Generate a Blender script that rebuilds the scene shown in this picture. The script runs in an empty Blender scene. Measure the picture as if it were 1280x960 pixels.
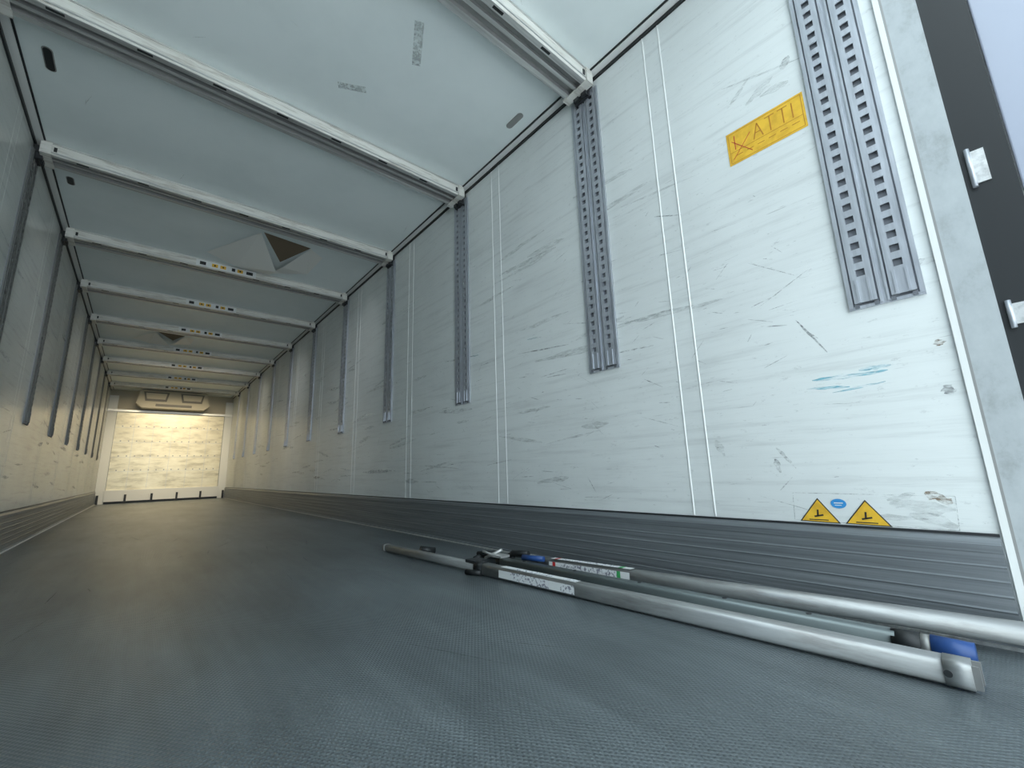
import bpy, math, random
import numpy as np
from mathutils import Matrix, Vector
random.seed(7)
XL,XR,H,YE=-0.7425,1.7228,2.65,13.70
Y0,SP=1.280,1.2647
HK=0.2645
col=bpy.context.collection
scn=bpy.context.scene
scn.view_settings.view_transform='Standard'

# ---------------------------------------------------------------- materials
def mat(name,color=(.8,.8,.8),rough=.5,metal=0.,spec=.5):
    m=bpy.data.materials.new(name);m.use_nodes=True
    b=m.node_tree.nodes['Principled BSDF']
    b.inputs['Base Color'].default_value=(*color,1);b.inputs['Roughness'].default_value=rough
    b.inputs['Metallic'].default_value=metal
    b.inputs['Specular IOR Level'].default_value=spec
    return m
def N(m,t,**k):
    n=m.node_tree.nodes.new(t)
    for a,v in k.items(): setattr(n,a,v)
    return n
def L(m,a,b): m.node_tree.links.new(a,b)
def coords(m,scale=(1,1,1),rot=(0,0,0)):
    tc=N(m,'ShaderNodeTexCoord');mp=N(m,'ShaderNodeMapping')
    mp.inputs['Scale'].default_value=scale;mp.inputs['Rotation'].default_value=rot
    L(m,tc.outputs['Object'],mp.inputs['Vector']);return mp.outputs[0]
def noise(m,vec,scale=5,detail=4,rough=.6):
    n=N(m,'ShaderNodeTexNoise');n.inputs['Scale'].default_value=scale;n.inputs['Detail'].default_value=detail
    n.inputs['Roughness'].default_value=rough
    L(m,vec,n.inputs['Vector']);return n.outputs['Fac']
def ramp(m,fac,stops):
    r=N(m,'ShaderNodeValToRGB');e=r.color_ramp.elements
    e[0].position=stops[0][0];e[0].color=(*stops[0][1],1);e[1].position=stops[-1][0];e[1].color=(*stops[-1][1],1)
    for p,c in stops[1:-1]:
        x=e.new(p);x.color=(*c,1)
    L(m,fac,r.inputs[0]);return r.outputs[0]
def mul(m,a,b,f=1.0,mode='MULTIPLY'):
    x=N(m,'ShaderNodeMix',data_type='RGBA',blend_type=mode);x.inputs[0].default_value=f
    L(m,a,x.inputs[6]);L(m,b,x.inputs[7]);return x.outputs[2]
def bump(m,h,strength=.3,dist=.01):
    b=N(m,'ShaderNodeBump');b.inputs['Strength'].default_value=strength;b.inputs['Distance'].default_value=dist
    L(m,h,b.inputs['Height']);L(m,b.outputs[0],m.node_tree.nodes['Principled BSDF'].inputs['Normal'])
def setc(m,c): L(m,c,m.node_tree.nodes['Principled BSDF'].inputs['Base Color'])
g=lambda v:(v,v,v)

def wallmat(name,base,dirt=.8,rough=.34):
    m=mat(name,base,rough)
    v=coords(m,(1,1.2,22))
    s=ramp(m,noise(m,v,1.6,6,.65),[(.30,tuple(c*.86 for c in base)),(.47,base),(.72,tuple(min(1,c*1.03) for c in base))])
    v2=coords(m,(1,1.8,50))
    s2=ramp(m,noise(m,v2,2.3,3,.7),[(.27,g(.62)),(.32,g(1))])
    v3=coords(m,(1,.8,.9))
    s3=ramp(m,noise(m,v3,1.3,4,.6),[(.3,g(.88)),(.6,g(1))])
    v4=coords(m,(1,9,26))
    s4=ramp(m,noise(m,v4,2.6,5,.75),[(.32,g(.72)),(.39,g(1))])
    c=mul(m,mul(m,mul(m,s,s2,dirt),s3,1),s4,.7)
    setc(m,c)
    bump(m,noise(m,v,2.5,5),.12,.006)
    return m
M_wall=wallmat('panel_white_right',(.755,.785,.77))
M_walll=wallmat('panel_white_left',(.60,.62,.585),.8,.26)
M_ceil=mat('ceiling_white',(.80,.85,.845),.45)
v=coords(M_ceil,(1.2,1.2,1));setc(M_ceil,ramp(M_ceil,noise(M_ceil,v,1.8,6,.6),[(.25,(.77,.835,.83)),(.55,(.83,.89,.885)),(.8,(.85,.905,.90))]))
M_alu=mat('aluminium_beam',(.62,.62,.60),.38,.6)
v=coords(M_alu,(1,30,30));setc(M_alu,ramp(M_alu,noise(M_alu,v,2,5),[(.3,(.45,.45,.44)),(.6,(.70,.70,.68))]))
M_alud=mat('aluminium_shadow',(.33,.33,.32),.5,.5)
M_face=mat('beam_face',(.74,.72,.66),.4,.1)
v=coords(M_face,(2,10,20));setc(M_face,ramp(M_face,noise(M_face,v,3,6),[(.32,(.50,.47,.42)),(.5,(.78,.77,.72)),(.8,(.85,.84,.80))]))
M_galv=mat('galvanised_rail',(.46,.48,.52),.36,.6)
v=coords(M_galv,(1,20,2));setc(M_galv,ramp(M_galv,noise(M_galv,v,3,5),[(.3,(.42,.44,.48)),(.65,(.58,.605,.655))]))
M_galvl=mat('weathered_rail',(.16,.165,.16),.55,.3)  # galvanised steel again, shade on the left rails put into a darker colour
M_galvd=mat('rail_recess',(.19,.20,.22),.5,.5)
M_black=mat('black_rubber',(.012,.014,.015),.5)
M_hook=mat('dark_connector',(.035,.037,.04),.45,.3)
M_grey=mat('grey_plastic',(.14,.135,.12),.5)
M_evap=mat('evaporator_housing',(.50,.46,.36),.5)
M_kick=mat('kick_aluminium',(.23,.25,.27),.42,.5)
v=coords(M_kick,(1,.7,55));k1=ramp(M_kick,noise(M_kick,v,1.5,6,.7),[(.3,(.15,.16,.175)),(.5,(.22,.24,.255)),(.75,(.30,.32,.335))]);setc(M_kick,k1)
bump(M_kick,noise(M_kick,v,3,3),.18,.003)
M_floor=mat('floor_checker',(.17,.19,.2),.32,.35)
v=coords(M_floor,(1,.35,1));
f1=ramp(M_floor,noise(M_floor,v,2.4,7,.65),[(.3,(.105,.122,.13)),(.5,(.16,.187,.198)),(.75,(.235,.27,.285))])
v2=coords(M_floor,(14,.8,1));f2=ramp(M_floor,noise(M_floor,v2,1.2,5,.7),[(.35,g(.72)),(.6,g(1))])
setc(M_floor,mul(M_floor,f1,f2,.6))
vo=N(M_floor,'ShaderNodeTexVoronoi');vo.inputs['Scale'].default_value=1;vo.inputs['Randomness'].default_value=0
L(M_floor,coords(M_floor,(125,90,125),(0,0,math.radians(45))),vo.inputs['Vector'])
h=ramp(M_floor,vo.outputs['Distance'],[(.12,g(1)),(.42,g(0))]);bump(M_floor,h,.6,.0024)
M_white=mat('trim_white',(.78,.79,.77),.4)
M_post=mat('door_post',(.52,.56,.57),.5,.1)
v=coords(M_post,(3,3,2));setc(M_post,ramp(M_post,noise(M_post,v,4,7,.7),[(.28,(.32,.34,.34)),(.45,(.42,.45,.46)),(.8,(.50,.535,.54))]))
M_end=mat('bulkhead_sheet',(.76,.70,.54),.3,.2)
v=coords(M_end,(1.2,1,4));setc(M_end,ramp(M_end,noise(M_end,v,2.2,7,.65),[(.3,(.50,.45,.32)),(.5,(.80,.74,.56)),(.7,(.92,.87,.69))]))
M_door=mat('door_leaf_grey',(.36,.39,.47),.35)
M_yel=mat('label_yellow',(.86,.50,.03),.45)
v=coords(M_yel,(1,8,8));setc(M_yel,ramp(M_yel,noise(M_yel,v,3,5),[(.3,(.68,.38,.03)),(.6,(.86,.52,.04))]))
M_yeld=mat('label_orange_line',(.50,.20,.02),.5)
M_red=mat('label_red',(.55,.03,.03),.5)
M_ink=mat('ink_black',(.02,.02,.02),.5)
M_blue=mat('blue_plastic',(.02,.07,.24),.4)
M_green=mat('green_print',(.05,.4,.12),.5)
M_lab=mat('label_paper',(.82,.84,.84),.5)
v=coords(M_lab,(45,45,45));setc(M_lab,ramp(M_lab,noise(M_lab,v,2,3),[(.40,(.25,.25,.30)),(.47,(.80,.81,.82))]))
M_lab0=mat('beam_label_white',(.80,.81,.80),.5)
M_bl2=mat('label_blue',(.04,.28,.62),.5)
M_brown=mat('torn_insulation',(.20,.15,.10),.9)
M_flap=mat('torn_sheet',(.88,.88,.84),.5)
M_tube=mat('load_bar_alu',(.5,.51,.50),.4,.55)
v=coords(M_tube,(20,2,20));setc(M_tube,ramp(M_tube,noise(M_tube,v,2,6,.7),[(.3,(.25,.245,.235)),(.5,(.36,.37,.365)),(.8,(.44,.45,.45))]))
M_tubed=mat('load_bar_dark',(.17,.20,.20),.42,.5)
def scuff(name,color,lo=.42,hi=.58,amount=.8,sc=(30,18,50)):
    m=mat(name,color,.6);nt=m.node_tree
    out=nt.nodes['Material Output'];b=nt.nodes['Principled BSDF']
    t=N(m,'ShaderNodeBsdfTransparent');mx=N(m,'ShaderNodeMixShader')
    f=ramp(m,noise(m,coords(m,sc),2.2,5,.7),[(lo,g(0)),(hi,g(amount))])
    L(m,f,mx.inputs[0]);L(m,t.outputs[0],mx.inputs[1]);L(m,b.outputs[0],mx.inputs[2]);L(m,mx.outputs[0],out.inputs[0]);return m
M_sc=scuff('scuff_dark',(.15,.16,.17),.34,.62,.68)
M_sc2=scuff('scuff_grey',(.34,.35,.35),.38,.66,.55)
M_soft=scuff('scuff_soft',(.47,.49,.48),.36,.70,.45,(25,9,40))
M_csoft=scuff('scuff_ceiling',(.50,.53,.52),.30,.70,.7,(18,18,1))
M_teal=scuff('scuff_teal',(.16,.52,.64),.42,.66,.7,(30,6,90))
M_rust=scuff('scuff_rust',(.25,.17,.10),.40,.6,.7)
M_conc=mat('concrete_yard',(.46,.465,.46),.9)

# ---------------------------------------------------------------- mesh builder
import bmesh
class MB:
    def __init__(s): s.v=[];s.f=[];s.m=[];s.mats=[];s.sm=set()
    def mi(s,m):
        if m not in s.mats: s.mats.append(m)
        return s.mats.index(m)
    def face(s,pts,m):
        n=len(s.v);s.v+= [tuple(p) for p in pts];s.f.append(tuple(range(n,n+len(pts))));s.m.append(s.mi(m))
    def box(s,x0,x1,y0,y1,z0,z1,m):
        n=len(s.v);i=s.mi(m)
        s.v+=[(x0,y0,z0),(x1,y0,z0),(x1,y1,z0),(x0,y1,z0),(x0,y0,z1),(x1,y0,z1),(x1,y1,z1),(x0,y1,z1)]
        for f in [(0,3,2,1),(4,5,6,7),(0,1,5,4),(1,2,6,5),(2,3,7,6),(3,0,4,7)]:
            s.f.append(tuple(n+a for a in f));s.m.append(i)
    def prism(s,prof,a,b,axis,mats):
        def P(p,t):
            return {'x':(t,p[0],p[1]),'y':(p[0],t,p[1]),'z':(p[0],p[1],t)}[axis]
        n=len(s.v);k=len(prof)
        s.v+=[P(p,a) for p in prof]+[P(p,b) for p in prof]
        for i in range(k):
            j=(i+1)%k;s.f.append((n+i,n+j,n+k+j,n+k+i))
            s.m.append(s.mi(mats[i] if isinstance(mats,(list,tuple)) else mats))
        mm=mats[0] if isinstance(mats,(list,tuple)) else mats
        s.f.append(tuple(n+i for i in range(k))[::-1]);s.m.append(s.mi(mm))
        s.f.append(tuple(n+k+i for i in range(k)));s.m.append(s.mi(mm))
    def tube(s,p0,p1,r0,r1,m,seg=20,sq=1.0,cap=True,up=(0,0,1)):
        p0=Vector(p0);p1=Vector(p1);d=(p1-p0).normalized();a=d.cross(Vector(up)).normalized();b=a.cross(d).normalized()
        n=len(s.v);i=s.mi(m)
        for p,r in((p0,r0),(p1,r1)):
            for k in range(seg):
                t=2*math.pi*k/seg;c,q=math.cos(t),math.sin(t)
                u=math.copysign(abs(c)**sq,c)*r;w=math.copysign(abs(q)**sq,q)*r
                s.v.append(tuple(p+a*u+b*w))
        for k in range(seg):
            j=(k+1)%seg;s.sm.add(len(s.f));s.f.append((n+k,n+j,n+seg+j,n+seg+k));s.m.append(i)
        if cap:
            s.f.append(tuple(range(n,n+seg))[::-1]);s.m.append(i);s.f.append(tuple(range(n+seg,n+2*seg)));s.m.append(i)
    def obj(s,name,bevel=0,recalc=False,parent=None):
        me=bpy.data.meshes.new(name);me.from_pydata(s.v,[],s.f)
        for m in s.mats: me.materials.append(m)
        for k,(p,i) in enumerate(zip(me.polygons,s.m)): p.material_index=i;p.use_smooth=(k in s.sm)
        if recalc:
            bm=bmesh.new();bm.from_mesh(me);bmesh.ops.recalc_face_normals(bm,faces=bm.faces);bm.to_mesh(me);bm.free()
        o=bpy.data.objects.new(name,me);col.objects.link(o);o.parent=parent
        if bevel:
            b=o.modifiers.new('bevel','BEVEL');b.width=bevel;b.segments=2;b.limit_method='ANGLE'
        return o

# ---------------------------------------------------------------- shell
YS=-0.030
b=MB();b.box(XR,XR+.07,0.065,YE,0,H+.08,M_wall);WR=b.obj('wall_right')
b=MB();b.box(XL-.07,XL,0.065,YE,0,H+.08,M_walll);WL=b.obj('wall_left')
b=MB();b.box(XL-.07,XR+.07,YS,YE+.1,-.15,0,M_floor);FL=b.obj('floor')
b=MB();b.box(XL,XR,YS,YE,H,H+.08,M_ceil);CE=b.obj('ceiling')
b=MB();b.box(XL-.07,XR+.07,YE,YE+.1,0,H+.08,M_evap);b.obj('wall_front')

def kick(side):
    b=MB();X=XR if side>0 else XL;s=-side
    hk=HK if side>0 else .285
    prof=[(X,0.0),(X+s*.030,0.0),(X+s*.030,.012)]
    z=.012
    nfl=6;st=(hk-.05)/nfl
    for i in range(nfl):
        prof+=[(X+s*.0195,z+.004),(X+s*.0195,z+st-.004),(X+s*.0215,z+st)];z+=st
    prof+=[(X+s*.022,hk-.02),(X+s*.014,hk-.004),(X+s*.004,hk),(X,hk)]
    b.prism(prof,.07,YE-.14,'y',M_kick)
    b.box(*sorted((X,X+s*.005)),.07,YE-.14,hk,hk+.007,M_hook)
    b.box(*sorted((X+s*.030,X+s*.042)),.07,YE-.14,0,.006,M_white if side<0 else M_alu)
    return b.obj('baseboard_right' if side>0 else 'baseboard_left',recalc=True)
kick(1);kick(-1)

for side,nm in((1,'trim_1'),(-1,'trim_2')):
    X=XR if side>0 else XL;s=-side;b=MB()
    b.box(*sorted((X,X+s*.045)),.065,YE,H-.012,H,M_white)
    b.box(*sorted((X+s*.045,X+s*.054)),.065,YE,H-.006,H,M_black)
    b.box(*sorted((X,X+s*.010)),.065,YE,H-.030,H-.012,M_black)
    b.obj(nm)
for side,nm in((1,'trim_3'),(-1,'trim_4')):
    X=XR if side>0 else XL;s=-side;b=MB();hk=HK if side>0 else .285
    for k in range(11):
        yc=.852+SP*k
        for dy in(-.043,.043):
            y=yc+dy;w=.0042 if side>0 else .002;hh=.0024 if side>0 else .0008
            b.prism([(X,y-w),(X+s*hh,y-w*.4),(X+s*hh,y+w*.4),(X,y+w)],hk+.01,H-.03,'z',M_white if side>0 else M_walll)
    b.obj(nm,recalc=True)

# ---------------------------------------------------------------- slotted wall rails
def rail_mesh(G,D,name):
    b=MB();W=.092;zb=.956;zt=H-.075
    def bx(x0,x1,y0,y1,z0,z1,m): b.box(-x1,-x0,y0,y1,z0,z1,m)
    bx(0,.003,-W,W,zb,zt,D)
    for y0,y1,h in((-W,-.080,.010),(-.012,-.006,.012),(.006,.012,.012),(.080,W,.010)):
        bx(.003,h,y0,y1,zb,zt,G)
    bx(.003,.006,-.006,.006,zb,zt,G)
    for yc in(-.046,.046):
        hw=.0115
        for y0,y1 in((yc-.029,yc-hw),(yc+hw,yc+.029)):
            bx(.003,.0135,y0,y1,zb+.012,zt,G)
        z=zb+.10
        bx(.010,.0135,yc-hw,yc+hw,zb+.012,z,G)
        bx(.0135,.017,yc-.018,yc-.012,zb+.012,z-.01,G);bx(.0135,.017,yc+.012,yc+.018,zb+.012,z-.01,G)
        p=.047
        while z<zt-.05:
            bx(.010,.0135,yc-hw,yc+hw,z+.024,z+p,G);z+=p
        bx(.010,.0135,yc-hw,yc+hw,z,zt,G)
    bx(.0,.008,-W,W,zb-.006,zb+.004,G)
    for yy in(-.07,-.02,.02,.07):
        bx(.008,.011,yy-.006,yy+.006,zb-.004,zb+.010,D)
    b.box(-.029,0,-.06,.06,H-.075,H-.032,M_hook)
    b.box(-.045,-.029,-.045,-.010,H-.115,H-.089,M_hook);b.box(-.045,-.029,.010,.045,H-.115,H-.089,M_hook)
    b.box(-.029,0,-.05,.05,H-.12,H-.075,M_hook)
    return b.obj(name)
base=rail_mesh(M_galv,M_galvd,'slotted_load_rail');me=base.data
ys=[.190]+[Y0+SP*k for k in range(10)]
base.location=(XR,ys[0],0)
for y in ys[1:]:
    o=bpy.data.objects.new('slotted_load_rail',me);o.location=(XR,y,0);col.objects.link(o)
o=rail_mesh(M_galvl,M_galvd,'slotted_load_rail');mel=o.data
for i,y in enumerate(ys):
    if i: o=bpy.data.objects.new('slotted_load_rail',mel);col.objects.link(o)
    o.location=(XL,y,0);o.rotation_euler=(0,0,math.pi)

# ---------------------------------------------------------------- roof beams
BH=.082
def beam(stick):
    b=MB();w=.084;zb=H-BH
    prof=[(-w,H),(-w,zb+.008),(-w+.008,zb),(-.046,zb),(-.046,zb+.026),(-.010,zb+.026),(-.010,zb+.006),(.010,zb+.006),(.010,zb+.026),(.046,zb+.026),(.046,zb),(w-.008,zb),(w,zb+.008),(w,H)]
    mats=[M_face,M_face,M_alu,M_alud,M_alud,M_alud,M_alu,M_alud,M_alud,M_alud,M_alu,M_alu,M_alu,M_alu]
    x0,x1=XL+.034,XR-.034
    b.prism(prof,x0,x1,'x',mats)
    b.box(x0,x1,-w-.004,-w,H-.012,H-.005,M_alu)
    b.box(x0,x1,-w-.003,-w,zb+.008,zb+.016,M_alu)
    x=XL+.2
    while x<XR-.2:
        b.box(x,x+.06,-.068,-.054,zb-.0012,zb,M_black);x+=.31
    for s,X in((1,x0),(-1,x1)):
        b.box(*sorted((X,X+s*.05)),-w-.008,w+.008,zb-.008,zb,M_face)
        b.box(*sorted((X,X+s*.05)),-w-.008,-w-.003,zb-.008,H-.002,M_face)
        b.box(*sorted((X+s*.06,X+s*.075)),-w-.0045,-w,H-.06,H-.03,M_hook)
    if stick:
        x0=.20;yy=-w-.0045
        b.box(x0,x0+.52,yy,-w,zb+.008,H-.012,M_lab0)
        for dx,ww,m in((.03,.05,M_ink),(.13,.05,M_yel),(.20,.05,M_yel),(.30,.03,M_ink),(.35,.05,M_yel),(.43,.06,M_ink)):
            b.box(x0+dx,x0+dx+ww,yy-.001,yy,zb+.022,H-.026,m)
            if m is M_yel: b.box(x0+dx+.018,x0+dx+.032,yy-.0015,yy,zb+.030,H-.034,M_ink)
    return b
o1=beam(False).obj('roof_beam',recalc=True);o2=beam(True).obj('roof_beam',recalc=True)
for k in range(10):
    if k==0:o=o1
    elif k==3:o=o2
    else:
        o=bpy.data.objects.new('roof_beam',o1.data if k<3 else o2.data);col.objects.link(o)
    o.location=(0,Y0+SP*k,0)

# ---------------------------------------------------------------- ceiling slots, damage
def slot(x,y,l,name='ceiling_slot'):
    b=MB();r=.021;n=10;out=[]
    for i in range(n+1):
        t=math.pi*i/n;out.append((math.cos(t)*r,l/2+math.sin(t)*r))
    for i in range(n+1):
        t=math.pi+math.pi*i/n;out.append((math.cos(t)*r,-l/2+math.sin(t)*r))
    b.prism(out,H-.003,H,'z',M_alud)
    b.prism([(u*.78,v*.94) for u,v in out],H-.004,H-.003,'z',M_black if x<0 else M_alud)
    o=b.obj(name);o.location=(x,y,0)
slot(-.59,2.93,.13);slot(1.575,1.72,.10);slot(-.615,4.16,.07)
def torn(x,y,sc,nm):
    b=MB();z=H-.002
    A=(x-.10*sc,y-.30*sc,z);B=(x+.31*sc,y-.25*sc,z);C=(x+.145*sc,y+.22*sc,z);C2=(C[0]-.03,C[1],z-.12*sc)
    D=(x-.20*sc,y+.52*sc,z-.03);E=(x-.46*sc,y+.40*sc,z-.005)
    b.face([A,B,C],M_brown)
    b.face([(A[0]-.02,A[1],z-.01),C2,D],M_flap)
    b.face([(A[0]-.02,A[1],z-.01),D,E],M_flap)
    b.face([C2,(x+.10*sc,y+.50*sc,z-.05*sc),D],M_flap)
    b.face([(B[0],B[1],z-.006),(x+.46*sc,y-.12*sc,z-.002),(x+.44*sc,y+.34*sc,z-.002),(C[0]+.03,C[1],z-.05*sc)],M_flap)
    b.face([(C[0]+.03,C[1],z-.05*sc),(x+.44*sc,y+.34*sc,z-.002),(x+.1*sc,y+.50*sc,z-.03*sc)],M_flap)
    b.obj(nm)
torn(.72,4.38,1.0,'torn_ceiling_flap');torn(.05,8.2,.8,'torn_ceiling_flap')

# ---------------------------------------------------------------- scuffs
def streak(b,P,ax,ay,nrm,u,v,l,w,ang,m,n=5):
    c,s=math.cos(ang),math.sin(ang);top=[];bot=[]
    for i in range(n+1):
        t=i/n;a=(t-.5)*l;h=w*.5*(math.sin(math.pi*min(max(t,.03),.97)))**.6*random.uniform(.6,1.25);o=random.uniform(-.12,.12)*w
        for lst,sg in((top,1),(bot,-1)):
            p=(a*c-(o+sg*h)*s,a*s+(o+sg*h)*c);lst.append(p)
    off=random.uniform(.0004,.0009)
    for i in range(n):
        q=[bot[i],bot[i+1],top[i+1],top[i]]
        b.face([tuple(P[j]+ax[j]*(u+e[0])+ay[j]*(v+e[1])+nrm[j]*off for j in range(3)) for e in q],m)
def wall_scuffs(side,n,nm):
    X=XR if side>0 else XL;b=MB();P=(X,0,0);ax=(0,1,0);ay=(0,0,1);nr=(-side,0,0)
    for i in range(n):
        y=random.choice([random.uniform(.35,3.5),random.uniform(.4,13)]);z=min(2.4,max(.33,random.gauss(1.0,.42)))
        if side>0 and (.27<y<.62 and (1.62<z<1.87)): continue
        if side>0 and abs(y-.19)<.12: continue
        l=random.choice([.02,.03,.05,.08,.15])*random.uniform(.6,1.4);w=random.uniform(.0012,.004)
        ang=random.gauss(0,.18) if random.random()<.65 else random.uniform(-1.0,1.0)
        streak(b,P,ax,ay,nr,y,z,l,w,ang,random.choice([M_sc,M_sc2,M_sc2]))
    for i in range(90):
        streak(b,P,ax,ay,nr,random.uniform(.4,10),random.uniform(.4,2.0),random.uniform(.15,.6),random.uniform(.01,.04),random.gauss(0,.08),M_soft)
    if side>0:
        S=lambda y,z,l,w,a,m: streak(b,P,ax,ay,nr,y,z,l,w,a,m,7)
        S(.400,.900,.155,.008,1.07,M_sc);S(.535,.487,.09,.012,.95,M_sc2);S(.565,.46,.05,.02,1.4,M_sc2)
        S(.76,.534,.07,.025,1.2,M_soft);S(.865,1.60,.14,.006,.4,M_sc);S(1.72,1.165,.42,.008,.10,M_sc);S(1.3,1.21,.5,.006,.25,M_sc2)
        S(4.0,.50,.75,.03,.0,M_sc2);S(1.15,1.02,.3,.010,.05,M_sc2);S(2.6,1.3,.4,.01,.1,M_sc2)
        S(.43,1.93,.12,.03,-.5,M_soft);S(.50,1.98,.10,.02,-.7,M_soft);S(.38,1.90,.10,.03,.1,M_soft);S(.33,1.98,.05,.03,-.9,M_sc2);S(.42,2.0,.3,.01,.3,M_soft)
        S(.32,.742,.20,.016,.02,M_teal);S(.38,.712,.12,.010,.1,M_teal);S(.30,.700,.14,.008,-.1,M_teal);S(.25,.755,.08,.018,0,M_teal);S(1.78,1.25,.12,.010,.1,M_teal);S(2.4,1.28,.10,.010,.1,M_teal)
        S(.21,.335,.14,.04,.1,M_soft);S(.17,.36,.06,.03,.6,M_rust);S(.25,.36,.07,.02,-.3,M_soft);S(.28,.30,.16,.015,0,M_soft);S(.19,.30,.10,.03,.3,M_soft)
        S(5.9,.46,.25,.03,0,M_rust);S(.10,.66,.03,.03,1.3,M_sc);S(.095,.8,.02,.03,1.3,M_rust);S(.11,1.05,.02,.05,1.3,M_soft)
        for q in range(14): S(random.uniform(.35,1.1),random.uniform(.75,1.35),random.uniform(.03,.09),.0025,random.uniform(-1.0,1.0),M_sc)
        for q in range(12): S(random.uniform(1.3,3.4),random.uniform(.4,1.1),random.uniform(.1,.3),.004,random.gauss(0,.08),M_sc)
    b.obj(nm,parent=WR if side>0 else WL)
wall_scuffs(1,290,'scuff_marks');wall_scuffs(-1,150,'scuff_marks')
b=MB();P=(0,0,H);ax=(1,0,0);ay=(0,1,0);nr=(0,0,-1)
def rectmark(u,v,l,w,ang,m,off=.0006):
    c,s=math.cos(ang),math.sin(ang)
    b.face([(u+a*c-d*s,v+a*s+d*c,H-off) for a,d in((-l/2,-w/2),(l/2,-w/2),(l/2,w/2),(-l/2,w/2))],m)
rectmark(.86,1.66,.24,.045,1.15,M_csoft);rectmark(.69,2.12,.15,.04,2.7,M_csoft)
for i in range(25): streak(b,P,ax,ay,nr,random.uniform(-.6,1.6),random.uniform(1,8),random.uniform(.04,.15),.004,random.uniform(0,3.14),M_soft)
b.obj('scuff_marks',parent=CE)
b=MB();P=(0,0,0);nr=(0,0,1)
for i in range(60): streak(b,P,ax,ay,nr,random.uniform(-.6,1.15),random.uniform(.5,6),random.uniform(.05,.4),random.uniform(.002,.005),random.gauss(1.57,.35),random.choice([M_sc,M_sc2]))
b.obj('scuff_marks',parent=FL)

# ---------------------------------------------------------------- stickers (right wall)
def wq(b,pts,d,m): b.face([(XR-d,y,z) for y,z in pts],m)
def wbar(b,p,q,w,d,m):
    dy,dz=q[0]-p[0],q[1]-p[1];l=math.hypot(dy,dz);ny,nz=-dz/l*w/2,dy/l*w/2
    wq(b,[(p[0]+ny,p[1]+nz),(q[0]+ny,q[1]+nz),(q[0]-ny,q[1]-nz),(p[0]-ny,p[1]-nz)],d,m)
b=MB();y1,y0,z0,z1=.573,.296,1.673,1.821
wq(b,[(y1,z0),(y0,z0),(y0,z1),(y1,z1)],.0012,M_yel)
for a,c in(((y1-.008,z0+.008),(y0+.008,z0+.008)),((y0+.008,z0+.008),(y0+.008,z1-.008)),((y0+.008,z1-.008),(y1-.008,z1-.008)),((y1-.008,z1-.008),(y1-.008,z0+.008)),((y1-.008,z0+.055),(y0+.008,z0+.055))):
    wbar(b,a,c,.002,.0017,M_yeld)
def st(a,c,w=.004,m=M_yeld): wbar(b,a,c,w,.0019,m)
zt,zb=z1-.022,z0+.062
x=y1-.03
st((x,zt),(x,zb),.003,M_red);st((x+.012,zt-.02),(x-.06,zb-.04),.0025,M_red);st((x-.06,zt-.02),(x+.012,zb-.04),.0025,M_red)
x=y1-.10;st((x,zb),(x-.017,zt));st((x-.017,zt),(x-.034,zb));st((x-.008,zb+.025),(x-.026,zb+.025))
for x in(y1-.145,y1-.190): st((x,zt),(x-.034,zt));st((x-.017,zt),(x-.017,zb))
x=y1-.238;st((x,zt),(x,zb))
for i in range(6): st((y1-.03-i*.04,z0+.035),(y1-.055-i*.04,z0+.035),.003)
b.obj('orange_wall_label')
b=MB()
fr=[(.531,.368),(.136,.365),(.142,.274),(.537,.279)]
for i in range(4): wbar(b,fr[i],fr[(i+1)%4],.0018,.0012,M_sc2)
def tri(ap,bl,br):
    wq(b,[ap,bl,br],.0012,M_ink)
    c=((ap[0]+bl[0]+br[0])/3,(ap[1]+bl[1]+br[1])/3);k=.90
    S=lambda p,k:(c[0]+(p[0]-c[0])*k,c[1]+(p[1]-c[1])*k)
    wq(b,[S(ap,k),S(bl,k),S(br,k)],.0016,M_yel)
    wbar(b,(c[0]-.012,c[1]-.002),(c[0]+.014,c[1]-.008),.005,.002,M_ink);wbar(b,(c[0]+.002,c[1]+.014),(c[0]+.004,c[1]-.006),.005,.002,M_ink)
    wbar(b,(c[0]-.024,c[1]-.018),(c[0]+.030,c[1]-.018),.003,.002,M_ink)
tri((.462,.352),(.521,.276),(.408,.274));tri((.337,.350),(.396,.275),(.282,.273))
wq(b,[(.406+.021*math.cos(t*math.pi/10),.336+.015*math.sin(t*math.pi/10)) for t in range(20)],.0014,M_bl2)
wbar(b,(.418,.338),(.394,.338),.003,.0018,M_lab0);wbar(b,(.416,.331),(.398,.331),.002,.0018,M_lab0)
b.obj('warning_triangle_label')

# ---------------------------------------------------------------- load bars on the floor
def along(p,q,t): return tuple(p[i]+(q[i]-p[i])*t for i in range(3))
b=MB();p=(1.215,2.66,.027);q=(1.355,.145,.030)
tA=lambda y:(p[1]-y)/(p[1]-q[1])
b.tube(along(p,q,0),along(p,q,tA(1.62)),.020,.020,M_tube,24,.55)
b.tube(along(p,q,tA(1.74)),q,.0255,.0255,M_tube,28,.42)
b.tube(along(p,q,tA(1.76)),along(p,q,tA(1.70)),.028,.028,M_black,24,.5)
b.tube(along(p,q,-.004),along(p,q,.006),.022,.022,M_alud,24,.5)
b.tube(along(p,q,.985),along(p,q,1.002),.0270,.0270,M_tube,28,.42)
e=along(p,q,1.0);b.box(e[0]-.020,e[0]-.014,e[1]-.018,e[1],.008,.052,M_alud)
b.box(e[0]+.014,e[0]+.020,e[1]-.018,e[1],.008,.052,M_alud)
b.tube((e[0]-.030,e[1]+.030,.030),(e[0]+.030,e[1]+.030,.030),.007,.007,M_hook,14)
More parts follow.
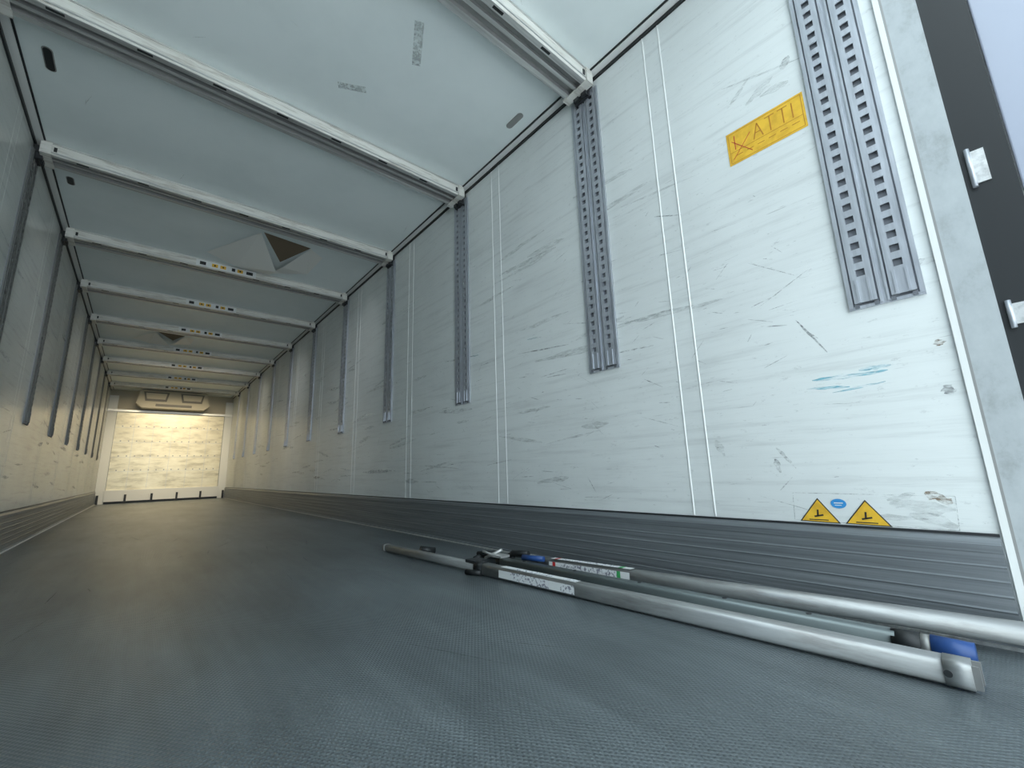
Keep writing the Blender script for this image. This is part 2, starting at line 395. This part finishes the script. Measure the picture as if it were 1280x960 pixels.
def label(b,p,q,t0,t1,r,m):
    for s0,s1,mm in m:
        a=along(p,q,t0+(t1-t0)*s0);c=along(p,q,t0+(t1-t0)*s1)
        w=r*.62;o=r+.0008
        b.face([(a[0]-w,a[1],a[2]+o),(c[0]-w,c[1],c[2]+o),(c[0]+w,c[1],c[2]+o),(a[0]+w,a[1],a[2]+o)],mm)
        b.face([(a[0]-o,a[1],a[2]-w),(c[0]-o,c[1],c[2]-w),(c[0]-o,c[1],c[2]+w),(a[0]-o,a[1],a[2]+w)],mm)
label(b,p,q,tA(1.58),tA(1.16),.0255,[(0,.18,M_lab0),(.18,.7,M_lab),(.70,.84,M_lab0),(.84,1,M_lab)])
c=along(p,q,tA(1.80));b.box(c[0]-.02,c[0]+.05,c[1]-.05,c[1]+.03,.045,.058,M_hook)
b.tube((c[0]-.05,c[1]-.02,.013),(c[0]-.02,c[1]-.10,.013),.012,.012,M_black,14)
c=along(p,q,tA(2.30));b.tube((c[0]+.02,c[1],.05),(c[0]+.10,c[1]-.02,.03),.018,.022,M_black,16)
b.obj('load_bar')
b=MB();p=(1.515,1.72,.030);q=(1.657,.0,.053)
tB=lambda y:(p[1]-y)/(p[1]-q[1])
b.tube(along(p,q,.03),q,.0265,.0265,M_tube,32,.85)
b.tube(along(p,q,-.16),along(p,q,.06),.020,.020,M_tubed,24,.8)
b.tube(along(p,q,.02),along(p,q,.045),.030,.030,M_alud,24)
b.tube(along(p,q,-.05),along(p,q,-.02),.028,.028,M_black,24)
label(b,p,q,tB(1.52),tB(1.10),.0265,[(0,.05,M_lab0),(.05,.09,M_red),(.09,.13,M_lab0),(.13,.34,M_lab),(.34,.86,M_lab),(.86,.90,M_green),(.90,1,M_lab0)])
b.obj('load_bar')
b=MB();p=(1.435,1.78,.022);q=(1.500,.235,.026)
b.tube(along(p,q,.0),along(p,q,.97),.022,.022,M_tubed,24,.4)
for t in(.1,.3,.5,.7,.85): 
    c=along(p,q,t);b.tube((c[0],c[1],c[2]+.018),(c[0],c[1],c[2]+.024),.007,.007,M_hook,12,up=(0,1,0))
b.tube(along(p,q,.965),along(p,q,1.0),.025,.026,M_black,28)
b.tube(along(p,q,1.0),along(p,q,1.012),.024,.024,M_alud,28)
b.tube(along(p,q,1.012),along(p,q,1.06),.026,.024,M_blue,28)
b.tube(along(p,q,-.02),along(p,q,.04),.022,.022,M_black,24)
b.box(p[0]-.03,p[0]+.03,p[1]-.02,p[1]+.08,.045,.055,M_alu)
b.tube((p[0]-.02,p[1]+.12,.03),(p[0]+.02,p[1]+.03,.075),.007,.007,M_alu,12)
b.tube((p[0]-.05,p[1]+.10,.07),(p[0]+.01,p[1]-.02,.03),.006,.006,M_alu,12)
b.tube((p[0]+.03,p[1]-.12,.055),(p[0]+.055,p[1]-.24,.058),.014,.012,M_blue,16)
b.tube((p[0]-.05,p[1]+.17,.02),(p[0]+.04,p[1]+.20,.03),.016,.016,M_black,16)
b.tube((p[0]-.01,p[1]+.20,.04),(p[0]+.03,p[1]+.10,.045),.012,.016,M_black,16)
b.tube((p[0]+.05,p[1]-.02,.06),(p[0]+.07,p[1]-.12,.065),.016,.014,M_black,16)
b.obj('load_bar')

# ---------------------------------------------------------------- front bulkhead
b=MB();y=YE-.002;a0,a1=XL+.002,XR-.002
b.box(a0+.16,a1-.16,y-.03,y,.30,2.12,M_end)
for x in np.linspace(XL+.16+.35,XR-.16-.35,5): b.box(x-.003,x+.003,y-.033,y-.03,.30,2.12,M_alu)
for z in(.72,1.05,1.40,1.75):
    b.box(a0+.16,a1-.16,y-.033,y-.03,z-.003,z+.003,M_alu)
    for x in np.linspace(XL+.3,XR-.3,14): b.box(x-.012,x+.012,y-.035,y-.033,z+.02,z+.044,M_alud)
b.box(a0,a0+.16,y-.07,y,.002,2.5,M_white);b.box(a1-.16,a1,y-.07,y,.002,2.5,M_white)
b.box(a0+.155,a0+.17,y-.04,y-.03,.3,2.12,M_alud);b.box(a1-.17,a1-.155,y-.04,y-.03,.3,2.12,M_alud)
b.box(a0+.16,a1-.16,y-.06,y,.002,.05,M_hook)
b.box(a0+.16,a1-.16,y-.10,y-.03,.05,.30,M_white)
for x in np.linspace(XL+.05,XR-.05,6): b.box(x-.02,x+.02,y-.13,y-.07,.002,.20,M_hook)
b.box(a0,a1,y-.10,y,2.12,2.17,M_alu)
b.obj('bulkhead_panel')
b=MB();x0,x1=-.20,1.10
b.prism([(x0,2.62),(x0-.06,2.30),(x0+.05,2.20),(x1-.05,2.20),(x1+.06,2.30),(x1,2.62)],y-.45,y-.001,'y',M_evap)
for c in((x0+.30),(x1-.30)):
    b.prism([(c-.24,2.58),(c-.20,2.36),(c+.20,2.36),(c+.24,2.58)],y-.47,y-.45,'y',M_grey)
    b.prism([(c-.20,2.55),(c-.17,2.41),(c+.17,2.41),(c+.20,2.55)],y-.49,y-.47,'y',M_evap)
b.box(x0+.3,x1-.3,y-.46,y-.45,2.24,2.30,M_grey)
b.obj('refrigeration_evaporator',recalc=True)

# ---------------------------------------------------------------- rear portal frame and doors
def post(side,nm):
    X=XR if side>0 else XL;s=side;b=MB()
    b.box(*sorted((X-s*.006,X+s*.11)),YS,.065,-.15,H+.08,M_post)
    b.box(*sorted((X-s*.009,X-s*.006)),.050,.065,0,H,M_white)
    b.box(*sorted((X-s*.0085,X-s*.006)),.044,.050,0,H,M_alud)
    b.box(*sorted((X+s*.0,X+s*.12)),YS-.095,YS,-.15,H+.08,M_black)
    for z,h in((.84,.028),(1.28,.05)):
        b.box(*sorted((X-s*.004,X+s*.05)),YS-.050,YS-.012,z-h,z+h,M_alu)
        b.tube((X-s*.006,YS-.018,z-h-.01),(X-s*.006,YS-.018,z+h+.01),.006,.006,M_galv,14,up=(0,1,0))
    b.obj(nm)
post(1,'door_frame_right');post(-1,'door_frame_left')
b=MB();b.box(XL-.07,XR+.07,YS,-.001,H+.082,H+.2,M_post);b.obj('door_frame_header')
for s,X,nm in((1,XR,'door_1'),(-1,XL,'door_2')):
    b=MB();x=X+s*.035
    b.box(*sorted((x,x+s*.08)),-1.40,-.130,-.12,H+.08,M_door)
    b.box(*sorted((x-s*.012,x)),-1.33,-.165,-.09,-.06,M_black);b.box(*sorted((x-s*.012,x)),-1.33,-.165,H+.02,H+.05,M_black)
    b.box(*sorted((x-s*.012,x)),-1.34,-1.31,-.09,H+.05,M_black)
    b.obj(nm,bevel=.004)
b=MB();b.box(-30,30,-40,30,-1.35,-1.25,M_conc);b.obj('ground')

# ---------------------------------------------------------------- light
w=bpy.data.worlds.new('world');scn.world=w;w.use_nodes=True;nt=w.node_tree
bg=nt.nodes['Background'];bg.inputs[0].default_value=(.79,.93,1.0,1);bg.inputs[1].default_value=3.7
pl=bpy.data.lights.new('doorway_portal','AREA');pl.shape='RECTANGLE';pl.size=2.6;pl.size_y=2.8;pl.cycles.is_portal=True
po=bpy.data.objects.new('doorway_portal',pl);col.objects.link(po);po.location=((XL+XR)/2,-.13,H/2);po.rotation_euler=(math.radians(90),0,0)
sl=bpy.data.lights.new('sun','SUN');sl.energy=15;sl.angle=.02;sl.color=(.93,.98,1.0)
so=bpy.data.objects.new('sun',sl);col.objects.link(so);so.location=(0,5,12);so.rotation_euler=(math.radians(-35),math.radians(12),0)
# added fill lights with invented housings, hidden behind some roof beams, aimed down and forward
def fill_lamp(k,power,colr,tilt,spread=105):
    xc=(XL+XR)/2;yc=Y0+SP*k+.084
    b=MB();b.box(xc-.9,xc+.9,yc+.001,yc+.022,H-.060,H-.020,M_white);o=b.obj('led_strip_lamp')
    l=bpy.data.lights.new('led','AREA');l.shape='RECTANGLE';l.size=1.7;l.size_y=.03;l.energy=power;l.color=colr;l.spread=math.radians(spread)
    q=bpy.data.objects.new('led',l);col.objects.link(q);q.parent=o;q.location=(xc,yc+.030,H-.050);q.rotation_euler=(math.radians(tilt),0,0)
fill_lamp(2,8,(.93,.98,1.0),35);fill_lamp(4,9,(.98,.98,.94),38);fill_lamp(6,10,(1,.93,.78),42);fill_lamp(8,15,(1,.83,.55),52,74)

# ---------------------------------------------------------------- camera
R=np.array([[0.7612,-0.64777,-0.03106],[-0.10482,-0.17015,0.97983],[-0.63999,-0.74259,-0.19741]])
U,S,Vt=np.linalg.svd(R);R=U@Vt
cam=bpy.data.cameras.new('camera');co=bpy.data.objects.new('camera',cam);col.objects.link(co)
M=Matrix([[*R.T[i].tolist(),0] for i in range(3)]+[[0,0,0,1]])
M.translation=Vector((0,0,.4747));co.matrix_world=M
cam.sensor_width=36;cam.lens=533.782/1280*36;cam.clip_start=.01;cam.clip_end=200
scn.camera=co
